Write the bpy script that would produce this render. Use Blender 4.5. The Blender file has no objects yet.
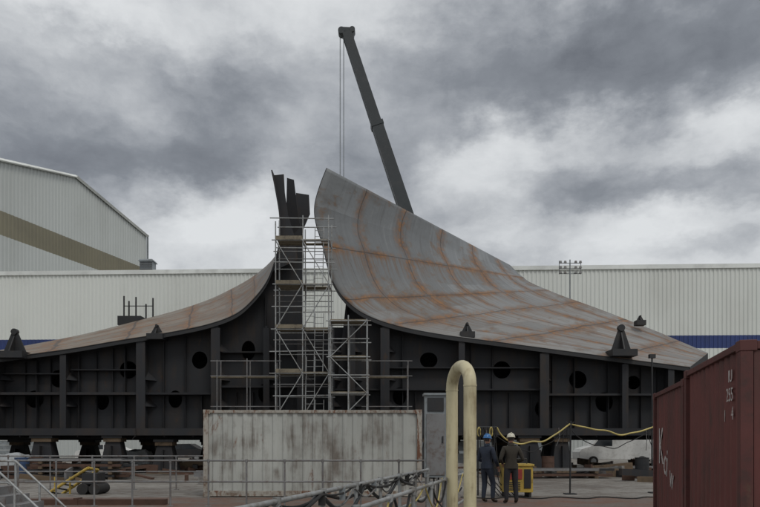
import bpy, bmesh, math, random
from mathutils import Vector, Matrix, Euler
random.seed(7)
scene = bpy.context.scene
F = 700.0
def pt(u, v, Y):
    # survey bearing (photo measurement) + known distance -> world metres
    return Vector(((u-380)/F*Y, Y, 1.5+(443-v)/F*Y))

# ---------------------------------------------------------------- materials
def newmat(name):
    m = bpy.data.materials.new(name); m.use_nodes = True
    nt = m.node_tree
    b = nt.nodes['Principled BSDF']
    return m, nt, b
class NT:
    def __init__(s, nt): s.nt = nt
    def put(s, sock, val):
        if isinstance(val, bpy.types.NodeSocket): s.nt.links.new(val, sock)
        elif val is not None: sock.default_value = val
    def math(s, op, a, b=None, c=None, clamp=False):
        n = s.nt.nodes.new('ShaderNodeMath'); n.operation = op; n.use_clamp = clamp
        s.put(n.inputs[0], a)
        if b is not None: s.put(n.inputs[1], b)
        if c is not None: s.put(n.inputs[2], c)
        return n.outputs[0]
    def vmath(s, op, a, b=None):
        n = s.nt.nodes.new('ShaderNodeVectorMath'); n.operation = op
        s.put(n.inputs[0], a)
        if b is not None: s.put(n.inputs[1], b)
        return n.outputs['Value'] if op in ('LENGTH','DISTANCE','DOT_PRODUCT') else n.outputs[0]
    def noise(s, vec, scale, detail=5, rough=.55, dist=0.0, color=False):
        n = s.nt.nodes.new('ShaderNodeTexNoise')
        if vec is not None: s.put(n.inputs['Vector'], vec)
        n.inputs['Scale'].default_value = scale; n.inputs['Detail'].default_value = detail
        n.inputs['Roughness'].default_value = rough; n.inputs['Distortion'].default_value = dist
        return n.outputs['Color' if color else 'Fac']
    def mapr(s, val, a, b, c=0.0, d=1.0, smooth=True):
        n = s.nt.nodes.new('ShaderNodeMapRange')
        if smooth: n.interpolation_type = 'SMOOTHSTEP'
        s.put(n.inputs[0], val)
        for i, x in enumerate((a, b, c, d)): s.put(n.inputs[i+1], x)
        return n.outputs[0]
    def mix(s, f, a, b, mode='MIX'):
        n = s.nt.nodes.new('ShaderNodeMix'); n.data_type = 'RGBA'; n.blend_type = mode
        s.put(n.inputs[0], f)
        s.put(n.inputs[6], a if isinstance(a, bpy.types.NodeSocket) else (*a, 1))
        s.put(n.inputs[7], b if isinstance(b, bpy.types.NodeSocket) else (*b, 1))
        return n.outputs[2]
    def coord(s, which='Object'):
        n = s.nt.nodes.new('ShaderNodeTexCoord'); return n.outputs[which]
    def pos(s):
        return s.nt.nodes.new('ShaderNodeNewGeometry').outputs['Position']
    def scalev(s, v, sc):
        return s.vmath('MULTIPLY', v, sc)
    def bump(s, h, strength=.3, dist=.02):
        n = s.nt.nodes.new('ShaderNodeBump')
        n.inputs['Strength'].default_value = strength; n.inputs['Distance'].default_value = dist
        s.put(n.inputs['Height'], h); return n.outputs[0]
    def sep(s, v):
        n = s.nt.nodes.new('ShaderNodeSeparateXYZ'); s.put(n.inputs[0], v); return n.outputs
    def comb(s, x, y, z):
        n = s.nt.nodes.new('ShaderNodeCombineXYZ')
        s.put(n.inputs[0], x); s.put(n.inputs[1], y); s.put(n.inputs[2], z); return n.outputs[0]

def mat_dirty(name, base, dirt=(.06,.045,.03), amount=.5, scale=1.5, rough=.6, metal=0.0,
              streak=False, rust=None, rust_lo=.58, bump=.15, var=.15):
    m, nt, b = newmat(name); n = NT(nt)
    P = n.pos()
    a = n.noise(P, scale, 6, .6)
    c = n.noise(n.scalev(P, (1,1,.12)) if streak else P, scale*3.5, 5, .65)
    mask = n.mapr(n.math('MULTIPLY', a, c), .2, .42, 0, amount)
    tone = n.mapr(n.noise(P, scale*.35, 2), .3, .7, 1-var, 1+var)
    col = n.mix(1.0, base, n.comb(tone, tone, tone), 'MULTIPLY')
    col = n.mix(mask, col, dirt)
    if rust:
        r = n.noise(n.scalev(P, (1,1,.3)), scale*2.1, 8, .7, .4)
        col = n.mix(n.mapr(r, rust_lo, rust_lo+.09), col, rust)
    nt.links.new(col, b.inputs['Base Color'])
    b.inputs['Roughness'].default_value = rough; b.inputs['Metallic'].default_value = metal
    if bump: nt.links.new(n.bump(n.noise(P, scale*12, 4), bump, .01), b.inputs['Normal'])
    return m

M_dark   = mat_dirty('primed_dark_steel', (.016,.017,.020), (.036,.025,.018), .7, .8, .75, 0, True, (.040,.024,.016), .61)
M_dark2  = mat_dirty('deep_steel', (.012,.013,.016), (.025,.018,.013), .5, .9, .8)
M_black  = mat_dirty('black_paint', (.015,.016,.018), (.04,.03,.02), .4, 2, .6)
M_galv   = mat_dirty('galvanised_tube', (.30,.31,.31), (.12,.09,.06), .7, 3, .5, .3)
M_galvd  = mat_dirty('weathered_tube', (.18,.18,.18), (.10,.06,.04), .7, 3, .6, .2)
M_plank  = mat_dirty('scaffold_plank', (.20,.17,.12), (.06,.05,.04), .7, 3, .8)
M_facade = mat_dirty('profiled_cladding', (.66,.68,.64), (.44,.44,.40), .35, .08, .6, 0, True, var=.04, bump=0)
M_facade2= mat_dirty('shed_cladding', (.46,.485,.47), (.32,.33,.31), .4, .06, .6, 0, True, var=.06, bump=0)
M_ochre  = mat_dirty('olive_cladding', (.19,.175,.12), (.13,.12,.09), .4, .1, .6, bump=0)
M_blue   = mat_dirty('blue_cladding', (.02,.04,.15), (.03,.04,.08), .4, .2, .5, bump=0)
M_trim   = mat_dirty('white_trim', (.68,.70,.67), (.35,.35,.33), .4, .3, .5, bump=0)
M_roof   = mat_dirty('roof_sheet', (.42,.44,.44), (.2,.2,.2), .4, .1, .6, bump=0)
M_wcont  = mat_dirty('container_white', (.42,.43,.40), (.11,.085,.065), .85, 1.1, .6, 0, True, (.17,.085,.05), .60)
M_wrail  = mat_dirty('container_white_rail', (.34,.32,.28), (.12,.07,.04), .9, 2.5, .65, 0, False, (.14,.06,.03), .52)
M_red    = mat_dirty('container_red', (.120,.032,.027), (.06,.028,.022), .75, 1.0, .6, 0, True, (.055,.03,.022), .60)
M_redr   = mat_dirty('container_red_rail', (.10,.028,.024), (.045,.022,.018), .8, 2, .65, 0, False, (.09,.045,.03), .57)
M_cream  = mat_dirty('cream_pipe_paint', (.56,.50,.32), (.22,.16,.08), .7, 3, .45, 0, True, (.2,.10,.05), .66, var=.08)
M_cab    = mat_dirty('grey_cabinet', (.20,.22,.23), (.09,.09,.08), .6, 2.5, .5)
M_yel    = mat_dirty('yellow_paint', (.46,.32,.06), (.12,.09,.03), .7, 3, .5)
M_hose   = mat_dirty('yellow_hose', (.46,.37,.12), (.2,.15,.06), .5, 4, .5)
M_redp   = mat_dirty('red_paint', (.30,.04,.03), (.1,.03,.02), .5, 3, .5)
M_crane  = mat_dirty('crane_boom_paint', (.024,.030,.033), (.05,.05,.05), .4, 1, .5)
M_rub    = mat_dirty('rubber', (.02,.02,.02), (.05,.04,.03), .4, 3, .9)
M_white  = mat_dirty('white_paint', (.62,.62,.60), (.3,.28,.25), .4, 2, .4)
M_letter = mat_dirty('stencil_paint', (.50,.47,.45), (.15,.05,.04), .9, 9, .7)
M_glass  = mat_dirty('dark_glass', (.02,.025,.03), (.05,.05,.05), .2, 2, .12, bump=0)
M_conc   = mat_dirty('concrete', (.28,.27,.25), (.10,.085,.07), .7, .8, .85)
M_timber = mat_dirty('timber', (.13,.09,.055), (.04,.03,.02), .7, 2, .85)
M_rusty  = mat_dirty('rusted_steel', (.085,.045,.03), (.04,.02,.012), .6, 2.5, .8, 0)
M_silver = mat_dirty('car_paint', (.35,.36,.37), (.2,.19,.17), .3, 2, .3, .3)
M_bluep  = mat_dirty('blue_drum_paint', (.03,.06,.13), (.05,.04,.03), .5, 3, .5)
M_tarp   = mat_dirty('pale_tarpaulin', (.42,.44,.45), (.2,.19,.17), .5, 1.2, .7)

# ground
Mg, nt, b = newmat('yard_ground'); n = NT(nt)
P = n.pos()
a = n.noise(P, .25, 7, .62, .3); c = n.noise(P, 2.2, 7, .65); d = n.noise(P, 14, 4, .7)
col = n.mix(n.mapr(a, .35, .65), (.12,.105,.09), (.25,.235,.21))
col = n.mix(n.mapr(c, .48, .7, 0, .8), col, (.07,.045,.032))
col = n.mix(n.mapr(d, .5, .75, 0, .5), col, (.30,.28,.25))
nt.links.new(col, b.inputs['Base Color'])
nt.links.new(n.mapr(c, .4, .6, .55, .92), b.inputs['Roughness'])
nt.links.new(n.bump(n.math('ADD', c, d), .5, .03), b.inputs['Normal'])
Mk, nt, b = newmat('rust_stained_apron'); n = NT(nt); P = n.pos()
a = n.noise(P, 1.1, 7, .65, .4); c = n.noise(P, 7, 7, .7)
col = n.mix(n.mapr(a, .35, .65), (.14,.075,.05), (.13,.11,.095))
col = n.mix(n.mapr(c, .5, .7, 0, .7), col, (.05,.03,.022))
nt.links.new(col, b.inputs['Base Color']); b.inputs['Roughness'].default_value = .85
nt.links.new(n.bump(c, .6, .02), b.inputs['Normal'])

# hull plating: UV.x = fore-aft along the shell, UV.y = down the girth
def hull_mat(name, useams, vseams, base, brown, patch=.30):
    m, nt, b = newmat(name); n = NT(nt)
    uv = n.coord('UV'); P = n.pos()
    wob = n.scalev(n.vmath('SUBTRACT', n.noise(P, .45, 3, .5, 0, True), (.5,.5,.5)), (.02,.02,0))
    uvw = n.vmath('ADD', uv, wob)
    jit = n.scalev(n.vmath('SUBTRACT', n.noise(P, 3.0, 5, .7, 0, True), (.5,.5,.5)), (.038,.030,0))
    s = n.sep(uvw); U, V = s[0], s[1]
    sj = n.sep(n.vmath('ADD', uvw, jit)); UJ, VJ = sj[0], sj[1]
    fine = n.noise(P, 2.6, 7, .72, .3); med = n.noise(P, .55, 5, .6, .5)
    stv = n.noise(n.comb(n.math('MULTIPLY', U, 70.0), n.math('MULTIPLY', V, 3.0), 0.0), 1.0, 6, .65)
    rust = None; line = None; drip = None
    for k, (coord, cj, lst) in enumerate(((U, UJ, useams), (V, VJ, vseams))):
        for (c, w, st) in lst:
            r = n.mapr(n.math('ABSOLUTE', n.math('SUBTRACT', cj, c)), w*2.5, 0, 0, st)
            l = n.mapr(n.math('ABSOLUTE', n.math('SUBTRACT', coord, c)), .003, .001, 0, .7)
            rust = r if rust is None else n.math('MAXIMUM', rust, r)
            line = l if line is None else n.math('MAXIMUM', line, l)
            if k == 1:
                dv = n.math('SUBTRACT', V, c)
                dr = n.math('MULTIPLY', n.mapr(dv, 0, .006), n.mapr(dv, .13, .01, 0, st))
                drip = dr if drip is None else n.math('MAXIMUM', drip, dr)
    rust = n.math('MULTIPLY', rust, n.mapr(n.math('ADD', fine, n.math('MULTIPLY', med, .9)), .72, 1.04, .12, 1.0), clamp=True)
    drip = n.math('MULTIPLY', drip, n.mapr(stv, .44, .60))
    cu = n.math('FLOOR', n.math('MULTIPLY', U, 6.0)); cv = n.math('FLOOR', n.math('MULTIPLY', V, 7.0))
    wn = nt.nodes.new('ShaderNodeTexWhiteNoise'); nt.links.new(n.comb(cu, cv, 0.3), wn.inputs['Vector'])
    tone = n.mapr(wn.outputs['Value'], 0, 1, .82, 1.12)
    col = n.mix(n.mapr(n.math('ADD', V, n.math('MULTIPLY', med, .5)), .5, 1.05), base, brown)
    col = n.mix(1.0, col, n.comb(tone, tone, tone), 'MULTIPLY')
    col = n.mix(n.mapr(stv, .5, .72, 0, .5), col, (.082,.080,.078))
    col = n.mix(n.mapr(stv, .46, .25, 0, .40), col, (.29,.295,.295))
    col = n.mix(n.mapr(med, .5, .7, 0, .6), col, (.118,.110,.102))
    col = n.mix(n.mapr(n.math('MULTIPLY', fine, med), patch-.02, patch+.10, 0, .65), col, (.15,.088,.046))
    col = n.mix(n.math('MULTIPLY', drip, .7), col, (.15,.085,.042))
    col = n.mix(rust, col, n.mix(n.mapr(fine, .4, .62), (.10,.055,.032), (.235,.112,.04)))
    col = n.mix(line, col, (.045,.04,.038))
    nt.links.new(col, b.inputs['Base Color'])
    b.inputs['Roughness'].default_value = .6; b.inputs['Metallic'].default_value = .05
    h = n.math('ADD', n.math('MULTIPLY', fine, .4), n.math('MULTIPLY', line, -1.0))
    h = n.math('ADD', h, n.math('MULTIPLY', n.noise(P, .9, 3), 2.5))
    nt.links.new(n.bump(h, .4, .06), b.inputs['Normal'])
    return m
M_hullR = hull_mat('hull_plating',
    [(.17,.012,.7),(.36,.018,1),(.56,.012,.8),(.74,.018,1),(.90,.013,.9)],
    [(.30,.012,1),(.50,.012,1),(.64,.016,.9),(.78,.012,1),(.92,.012,.9)], (.172,.182,.188), (.215,.213,.205))
M_hullL = hull_mat('hull_plating_port',
    [(.2,.02,.8),(.5,.03,.9),(.8,.02,.8)],
    [(.45,.009,1),(.55,.009,.9),(.66,.01,1),(.76,.01,.9),(.86,.009,.9)], (.175,.168,.155), (.20,.175,.14), .25)

# ---------------------------------------------------------------- mesh builder
class MB:
    def __init__(s): s.v=[]; s.f=[]; s.m=[]; s.mats=[]; s.sm=[]
    def mi(s, mat):
        if mat not in s.mats: s.mats.append(mat)
        return s.mats.index(mat)
    def add(s, vs, fs, mat, smooth=False):
        o = len(s.v); s.v += [tuple(x) for x in vs]; k = s.mi(mat)
        for f in fs: s.f.append([i+o for i in f]); s.m.append(k); s.sm.append(smooth)
    def box(s, a, b, mat, M=None):
        (x0,y0,z0),(x1,y1,z1) = a, b
        vs = [Vector(p) for p in ((x0,y0,z0),(x1,y0,z0),(x1,y1,z0),(x0,y1,z0),(x0,y0,z1),(x1,y0,z1),(x1,y1,z1),(x0,y1,z1))]
        if M is not None: vs = [M @ p for p in vs]
        s.add(vs, [(0,3,2,1),(4,5,6,7),(0,1,5,4),(1,2,6,5),(2,3,7,6),(3,0,4,7)], mat)
    def frustum(s, c, w0, d0, w1, d1, h, mat):
        x,y,z = c
        vs = [(x-w0/2,y-d0/2,z),(x+w0/2,y-d0/2,z),(x+w0/2,y+d0/2,z),(x-w0/2,y+d0/2,z),
              (x-w1/2,y-d1/2,z+h),(x+w1/2,y-d1/2,z+h),(x+w1/2,y+d1/2,z+h),(x-w1/2,y+d1/2,z+h)]
        s.add(vs, [(0,3,2,1),(4,5,6,7),(0,1,5,4),(1,2,6,5),(2,3,7,6),(3,0,4,7)], mat)
    def tube(s, pts, r, mat, seg=8, smooth=True, r2=None):
        pts = [Vector(p) for p in pts]; k = len(pts); vs=[]; fs=[]
        up = None
        for i,p in enumerate(pts):
            t = (pts[min(i+1,k-1)]-pts[max(i-1,0)]).normalized()
            if up is None:
                up = Vector((0,0,1)) if abs(t.z)<.9 else Vector((1,0,0))
            a = t.cross(up).normalized(); bb = a.cross(t).normalized(); up = bb
            rr = r if r2 is None else r+(r2-r)*i/(k-1)
            for j in range(seg):
                th = 2*math.pi*j/seg
                vs.append(p+a*math.cos(th)*rr+bb*math.sin(th)*rr)
        for i in range(k-1):
            for j in range(seg):
                fs.append((i*seg+j, i*seg+(j+1)%seg, (i+1)*seg+(j+1)%seg, (i+1)*seg+j))
        s.add(vs, fs, mat, smooth)
        s.add(vs[:seg], [tuple(range(seg))], mat); s.add(vs[-seg:], [tuple(reversed(range(seg)))], mat)
    def beam(s, p, q, w, h, mat, w2=None, h2=None):
        p=Vector(p); q=Vector(q); t=(q-p).normalized()
        a = t.cross(Vector((0,1,0)));
        if a.length<.1: a=t.cross(Vector((1,0,0)))
        a.normalize(); bb=a.cross(t).normalized()
        w2=w2 or w; h2=h2 or h
        vs=[p+a*sx*w/2+bb*sy*h/2 for sx,sy in ((-1,-1),(1,-1),(1,1),(-1,1))]+[q+a*sx*w2/2+bb*sy*h2/2 for sx,sy in ((-1,-1),(1,-1),(1,1),(-1,1))]
        s.add(vs, [(0,3,2,1),(4,5,6,7),(0,1,5,4),(1,2,6,5),(2,3,7,6),(3,0,4,7)], mat)
    def cladding(s, o, d, nrm, L, rows, mats, pitch, depth):
        """profiled sheet; rows = list of z values or functions z(s)"""
        o=Vector(o); d=Vector(d).normalized(); nrm=Vector(nrm).normalized()
        prof=[]; k=int(L/pitch)
        for i in range(k):
            for fr,dp in ((0,0),(.35,0),(.5,1),(.85,1)):
                prof.append(((i+fr)*pitch, dp*depth))
        prof.append((L,0))
        for r in range(len(rows)-1):
            vs=[];fs=[]
            for (t,dp) in prof:
                for z in (rows[r], rows[r+1]):
                    zz = z(t) if callable(z) else z
                    q=o+d*t+nrm*dp; vs.append((q.x,q.y,zz))
            for i in range(len(prof)-1): fs.append((2*i,2*i+2,2*i+3,2*i+1))
            s.add(vs,fs,mats[r])
    def finish(s, name, parent=None, M=None, bevel=0):
        me=bpy.data.meshes.new(name); me.from_pydata(s.v,[],s.f)
        for m in s.mats: me.materials.append(m)
        me.polygons.foreach_set('material_index', s.m); me.polygons.foreach_set('use_smooth', s.sm)
        me.update()
        ob=bpy.data.objects.new(name,me); scene.collection.objects.link(ob)
        if parent: ob.parent=parent
        if M is not None: ob.matrix_local=M
        if bevel:
            bv=ob.modifiers.new('bevel','BEVEL'); bv.width=bevel; bv.segments=2; bv.limit_method='ANGLE'
        return ob
def empty(name, M=None):
    e=bpy.data.objects.new(name,None); scene.collection.objects.link(e)
    if M is not None: e.matrix_world=M
    return e

# ---------------------------------------------------------------- ground
mb=MB(); mb.add([(-1500,-300,0),(1500,-300,0),(1500,2500,0),(-1500,2500,0)],[(0,1,2,3)],Mg); mb.finish('ground')
mb=MB(); mb.add([(-30,15.2,.004),(12,15.2,.004),(12,19.2,.004),(-30,19.2,.004)],[(0,1,2,3)],Mk); mb.finish('apron_pavement')
mb=MB(); mb.box((-30,16.9,0),(-5.2,17.15,.14),M_rusty)
for i in range(9): mb.box((-29+i*2.7,16.88,.0),(-28.9+i*2.7,17.17,.17),M_rusty)
mb.finish('quay_kerb')

# ---------------------------------------------------------------- main hall
hd=Vector((1,-.0424,0)).normalized(); hn=Vector((hd.y,-hd.x,0)) # facing camera
hall=empty('assembly_hall')
o=Vector((-75,71.6+.0424*75,0)); L=155
mb=MB()
mb.cladding(o,hd,hn,L,[0,3.2,11.0,12.3,19.1],[M_facade2,M_facade,M_blue,M_facade],.42,.07)
mb.finish('front_wall',hall)
mb=MB(); e0=o+hd*L; back=-hn*7.5
q=[o,e0,e0+back,o+back]
mb.add([(p.x,p.y,19.2) for p in q],[(0,1,2,3)],M_roof)
for a_,b_ in ((1,2),(0,3),(2,3)):
    mb.add([(q[a_].x,q[a_].y,0),(q[b_].x,q[b_].y,0),(q[b_].x,q[b_].y,19.2),(q[a_].x,q[a_].y,19.2)],[(0,1,2,3)],M_facade)
mb.finish('roof',hall)
mb=MB(); R=Matrix.Translation(o)@Matrix.Rotation(math.atan2(hd.y,hd.x),4,'Z')
mb.box((0,-.2,19.0),(L,.1,19.42),M_trim,R)
mb.box((0,-.14,3.05),(L,-.072,3.25),M_trim,R)
mb.finish('eaves_trim',hall)
mb=MB()
for i,x in enumerate((12,34,58,83,104,128)):
    mb.box((x,-.22,0),(x+5,-.1,4.8),M_cab if i%2 else M_blue,R)
    for k in range(9): mb.box((x,-.25,.5*k+.25),(x+5,-.221,.5*k+.29),M_trim,R)
mb.finish('roller_doors',hall)

# ---------------------------------------------------------------- gabled shed behind
g=empty('gabled_shed')
gd=Vector((.2857,1,0)).normalized(); gn=Vector((gd.y,-gd.x,0)) # toward right/camera
go=Vector((-47.2,81.4,0)); GL=33.6
def gz(t): 
    return 35.15+(38.5-35.15)*(1-abs(t-16.8)/16.8)
mb=MB(); mb.cladding(go,gd,gn,GL,[0,26.8,29.75,gz],[M_facade2,M_ochre,M_facade2],.6,.07); mb.finish('gable_wall',g)
mb=MB(); bk=-gn*70
pk=go+gd*16.8; fe=go+gd*GL
ov=gn*.3
def up(p,z): return (p.x,p.y,z)
mb.add([up(go+ov-gd*.4,35.15),up(pk+ov,38.62),up(pk+bk,38.62),up(go+bk-gd*.4,35.15)],[(0,1,2,3)],M_roof)
mb.add([up(pk+ov,38.62),up(fe+ov+gd*.4,35.15),up(fe+bk+gd*.4,35.15),up(pk+bk,38.62)],[(0,1,2,3)],M_roof)
mb.add([up(go,0),up(go,35.1),up(go+bk,35.1),up(go+bk,0)],[(0,1,2,3)],M_facade2)
mb.add([up(fe,0),up(fe,35.1),up(fe+bk,35.1),up(fe+bk,0)],[(0,1,2,3)],M_facade2)
mb.finish('roof',g)
mb=MB()
mb.beam(up(go+gn*.33,35.05),up(pk+gn*.33,38.6),.35,.2,M_trim); mb.beam(up(pk+gn*.33,38.6),up(fe+gn*.33,35.05),.35,.2,M_trim)
mb.tube([up(fe+gn*.25,0),up(fe+gn*.25,35)],.16,M_cab,6)
mb.finish('verge_trim',g)
mb=MB(); c=pt(148,270,75)
mb.frustum((c.x,c.y,c.z-.3),1.3,1.3,1.3,1.3,1.1,M_cab); mb.frustum((c.x,c.y,c.z+.8),1.6,1.6,1.3,1.3,.22,M_cab)
for k in range(4): mb.box((c.x-.67,c.y-.68,c.z-.1+k*.22),(c.x+.67,c.y-.6,c.z-.02+k*.22),M_black)
mb.finish('roof_vent')

# floodlight mast
mb=MB(); c=pt(570,262,60)
mb.tube([(c.x,60,0),(c.x,60,c.z+.2)],.09,M_cab,8,r2=.05)
for zz in (c.z-.1,c.z-.55,c.z-1.0):
    mb.tube([(c.x-.95,60,zz),(c.x+.95,60,zz)],.03,M_cab,6)
    for dx in (-.85,-.45,.45,.85): 
        mb.frustum((c.x+dx,59.85,zz-.02),.22,.16,.16,.1,.18,M_galvd)
for dx in (-.93,.93): mb.tube([(c.x+dx,60,c.z-1.05),(c.x+dx,60,c.z+.1)],.025,M_cab,6)
mb.finish('floodlight_mast')

# ---------------------------------------------------------------- hull block
def catmull(P, n):
    P=[Vector(p) for p in P]; Q=[P[0]*2-P[1]]+P+[P[-1]*2-P[-2]]; out=[]
    segs=len(P)-1
    for i in range(n+1):
        t=i/n*segs; k=min(int(t),segs-1); f=t-k
        a,b_,c_,d_=Q[k],Q[k+1],Q[k+2],Q[k+3]
        out.append(.5*((2*b_)+(-a+c_)*f+(2*a-5*b_+4*c_-d_)*f*f+(-a+3*b_-3*c_+d_)*f*f*f))
    return out
nearR=[(327,168),(320,186),(315,205),(316,222),(322,242),(327,262),(334,283),(346,300),(365,314),(395,325),(440,334),(500,342),(560,350),(620,358),(690,367)]
farR=[(510,265),(513,268),(516,271),(519,274),(523,277),(528,281),(536,285),(548,290),(563,296),(580,302),(602,310),(628,320),(656,331),(682,342),(708,353)]
nearL=[(271,170),(275,190),(279,215),(279,240),(274,262),(266,282),(252,300),(235,314),(208,324),(170,332),(120,340),(60,350),(-20,360),(-110,370)]
farL=[(290,215),(288,224),(285,233),(281,244),(275,256),(266,266),(252,277),(235,287),(210,299),(178,310),(132,322),(75,336),(0,350),(-70,362)]
def shell(name,near,far,mat,parent,YN=34.0,Y0=46.0,Y1=38.0,flip=False):
    A=catmull([pt(u,v,YN) for u,v in near],84)
    k=len(far)-1
    B=catmull([pt(u,v,Y0+(Y1-Y0)*i/k) for i,(u,v) in enumerate(far)],84)
    nu=30; vs=[];fs=[];uvs=[]
    for j in range(85):
        for i in range(nu+1):
            t=i/nu; p=A[j].lerp(B[j],t)
            vs.append(p); uvs.append((t,j/84))
    for j in range(84):
        for i in range(nu):
            q=[j*(nu+1)+i,j*(nu+1)+i+1,(j+1)*(nu+1)+i+1,(j+1)*(nu+1)+i]
            fs.append(q[::-1] if flip else q)
    me=bpy.data.meshes.new(name); me.from_pydata([tuple(p) for p in vs],[],fs)
    ul=me.uv_layers.new(name='UVMap')
    for l in me.loops: ul.data[l.index].uv=uvs[l.vertex_index]
    for p in me.polygons: p.use_smooth=True
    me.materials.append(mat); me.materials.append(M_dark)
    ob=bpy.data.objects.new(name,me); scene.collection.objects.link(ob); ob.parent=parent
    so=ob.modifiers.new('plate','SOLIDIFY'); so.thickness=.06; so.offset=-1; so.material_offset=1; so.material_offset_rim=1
    return ob,A,B
hull=empty('ship_hull_block')
_,AR,BR=shell('starboard_shell',nearR,farR,M_hullR,hull,flip=True)
_,AL,BL=shell('port_shell',nearL,farL,M_hullL,hull)
def cut(A,B,Y,j0,dz=-.05):
    out=[]
    for a_,b_ in list(zip(A,B))[j0:]:
        p=a_.lerp(b_,(Y-a_.y)/(b_.y-a_.y)); out.append((p.x,p.z+dz))
    return out

def poly_holes(name, outer, holes, thick, mat, parent, Y):
    bm=bmesh.new()
    edges=[]
    for loop in [outer]+holes:
        vs=[bm.verts.new((p[0],Y,p[1])) for p in loop]
        for i in range(len(vs)): edges.append(bm.edges.new((vs[i],vs[(i+1)%len(vs)])))
    bmesh.ops.triangle_fill(bm,use_beauty=True,use_dissolve=False,edges=edges)
    bmesh.ops.recalc_face_normals(bm,faces=bm.faces)
    me=bpy.data.meshes.new(name); bm.to_mesh(me); bm.free(); me.materials.append(mat)
    ob=bpy.data.objects.new(name,me); scene.collection.objects.link(ob); ob.parent=parent
    so=ob.modifiers.new('plate','SOLIDIFY'); so.thickness=thick; so.offset=0
    return ob
def xz(u,v,Y=34.0):
    p=pt(u,v,Y); return (p.x,p.z)
def ell(u,v,ru,rv,Y=34.0,n=20):
    return [xz(u+ru*math.cos(2*math.pi*i/n),v+rv*math.sin(2*math.pi*i/n),Y) for i in range(n)]
BOT=430
Yb=34.9
outer=cut(AR,BR,Yb,29)+[xz(690,BOT),xz(331,BOT)]
holes=[ell(430,358,9,8),ell(505,368,9,9),ell(583,378,9,9),ell(610,401,9,10),ell(640,381,7,7),ell(545,408,6,8),ell(470,402,8,9),ell(400,395,7,9)]
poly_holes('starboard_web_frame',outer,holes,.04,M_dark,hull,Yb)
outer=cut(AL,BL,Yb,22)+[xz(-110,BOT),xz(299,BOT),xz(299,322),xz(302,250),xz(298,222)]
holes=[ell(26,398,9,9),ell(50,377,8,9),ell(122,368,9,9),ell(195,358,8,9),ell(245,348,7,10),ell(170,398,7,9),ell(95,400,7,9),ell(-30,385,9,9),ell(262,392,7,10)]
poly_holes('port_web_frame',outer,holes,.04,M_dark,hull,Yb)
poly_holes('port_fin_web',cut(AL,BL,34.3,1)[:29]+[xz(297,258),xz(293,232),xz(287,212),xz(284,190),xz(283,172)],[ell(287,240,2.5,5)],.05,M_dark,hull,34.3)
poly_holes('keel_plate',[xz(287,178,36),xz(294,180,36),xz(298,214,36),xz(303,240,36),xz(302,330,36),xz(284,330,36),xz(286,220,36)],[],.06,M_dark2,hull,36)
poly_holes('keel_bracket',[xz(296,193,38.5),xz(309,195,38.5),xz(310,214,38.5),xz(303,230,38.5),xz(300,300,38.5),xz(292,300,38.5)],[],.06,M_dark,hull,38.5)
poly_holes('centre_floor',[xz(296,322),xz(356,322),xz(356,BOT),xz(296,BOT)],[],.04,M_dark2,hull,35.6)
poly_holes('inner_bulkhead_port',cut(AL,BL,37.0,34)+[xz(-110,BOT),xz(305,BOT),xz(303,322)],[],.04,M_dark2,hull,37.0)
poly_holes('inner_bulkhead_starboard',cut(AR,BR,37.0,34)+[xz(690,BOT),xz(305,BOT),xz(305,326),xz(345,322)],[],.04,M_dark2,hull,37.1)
mb=MB()
for crv in (AR[28:],AL[26:]):
    for i in range(0,len(crv)-1):
        p,q=crv[i],crv[i+1]
        a=Vector((p.x,34.02,p.z-.03)); b_=Vector((q.x,34.02,q.z-.03))
        mb.add([a,b_,b_+Vector((0,0,-.18)),a+Vector((0,0,-.18))],[(0,1,2,3)],M_black)
def zshell(x):
    best=None
    for crv in (AL[30:],AR[34:]):
        for p in crv:
            if best is None or abs(p.x-x)<abs(best.x-x): best=p
    return best.z
for u in (-60,-5,62,140,215,266,300,331,352,385,462,545,626,672):
    x=pt(u,0,34).x; zt=min(zshell(x),pt(0,323,34).z)-.12
    w=.12 if u in (140,215,545,385) else .05
    mb.box((x-w,34.12,2.12),(x+w,34.87,zt),M_dark)
    mb.box((x-w-.1,34.08,2.12),(x+w+.1,34.118,zt-.1),M_dark)
    for zz in (3.3,4.6,6.0):
        if zz<zt-.6: mb.add([(x+w,34.86,zz),(x+w+.45,34.86,zz),(x+w,34.3,zz),(x+w,34.86,zz+.45)],[(0,1,2),(0,3,1),(0,2,3),(1,3,2)],M_dark)
i=0; u=-100.0
while u<690:
    u+=random.choice((13,17,17.3,22))
    if 296<u<334: continue
    x=pt(u,0,34).x; zt=zshell(x)-.2
    d_=random.choice((.15,.2,.3))
    mb.box((x-.012,34.87-d_,2.2),(x+.012,34.87,zt if random.random()<.7 else min(zt,4.0)),M_dark2)
def xr(u0,u1,v,h,y0,mat): 
    a=pt(u0,v,34); b2=pt(u1,v,34); mb.box((a.x,y0,a.z-h),(b2.x,34.86,a.z),mat)
xr(-110,137,392,.12,34.15,M_dark); xr(143,212,392,.1,34.3,M_dark2); xr(218,296,385,.1,34.3,M_dark2); xr(334,542,388,.08,34.4,M_dark2); xr(548,688,393,.1,34.3,M_dark)
xr(-110,60,372,.06,34.5,M_dark2); xr(66,138,368,.06,34.5,M_dark2); xr(388,542,366,.06,34.5,M_dark2)
xr(218,296,350,.06,34.5,M_dark2)
mb.finish('web_stiffeners',hull)
mb=MB(); zb=pt(0,BOT,34).z
xl=pt(-110,0,34).x; xrr=pt(690,0,34).x
mb.box((xl,33.9,zb-.12),(xrr,45,zb-.005),M_dark2)
mb.box((xl,33.85,zb-.26),(xrr,33.95,zb+.08),M_dark)
for y in (35.5,37.5,39.5,41.5,43.5): mb.box((xl,y,zb-.45),(xrr,y+.05,zb-.12),M_dark2)
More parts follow.
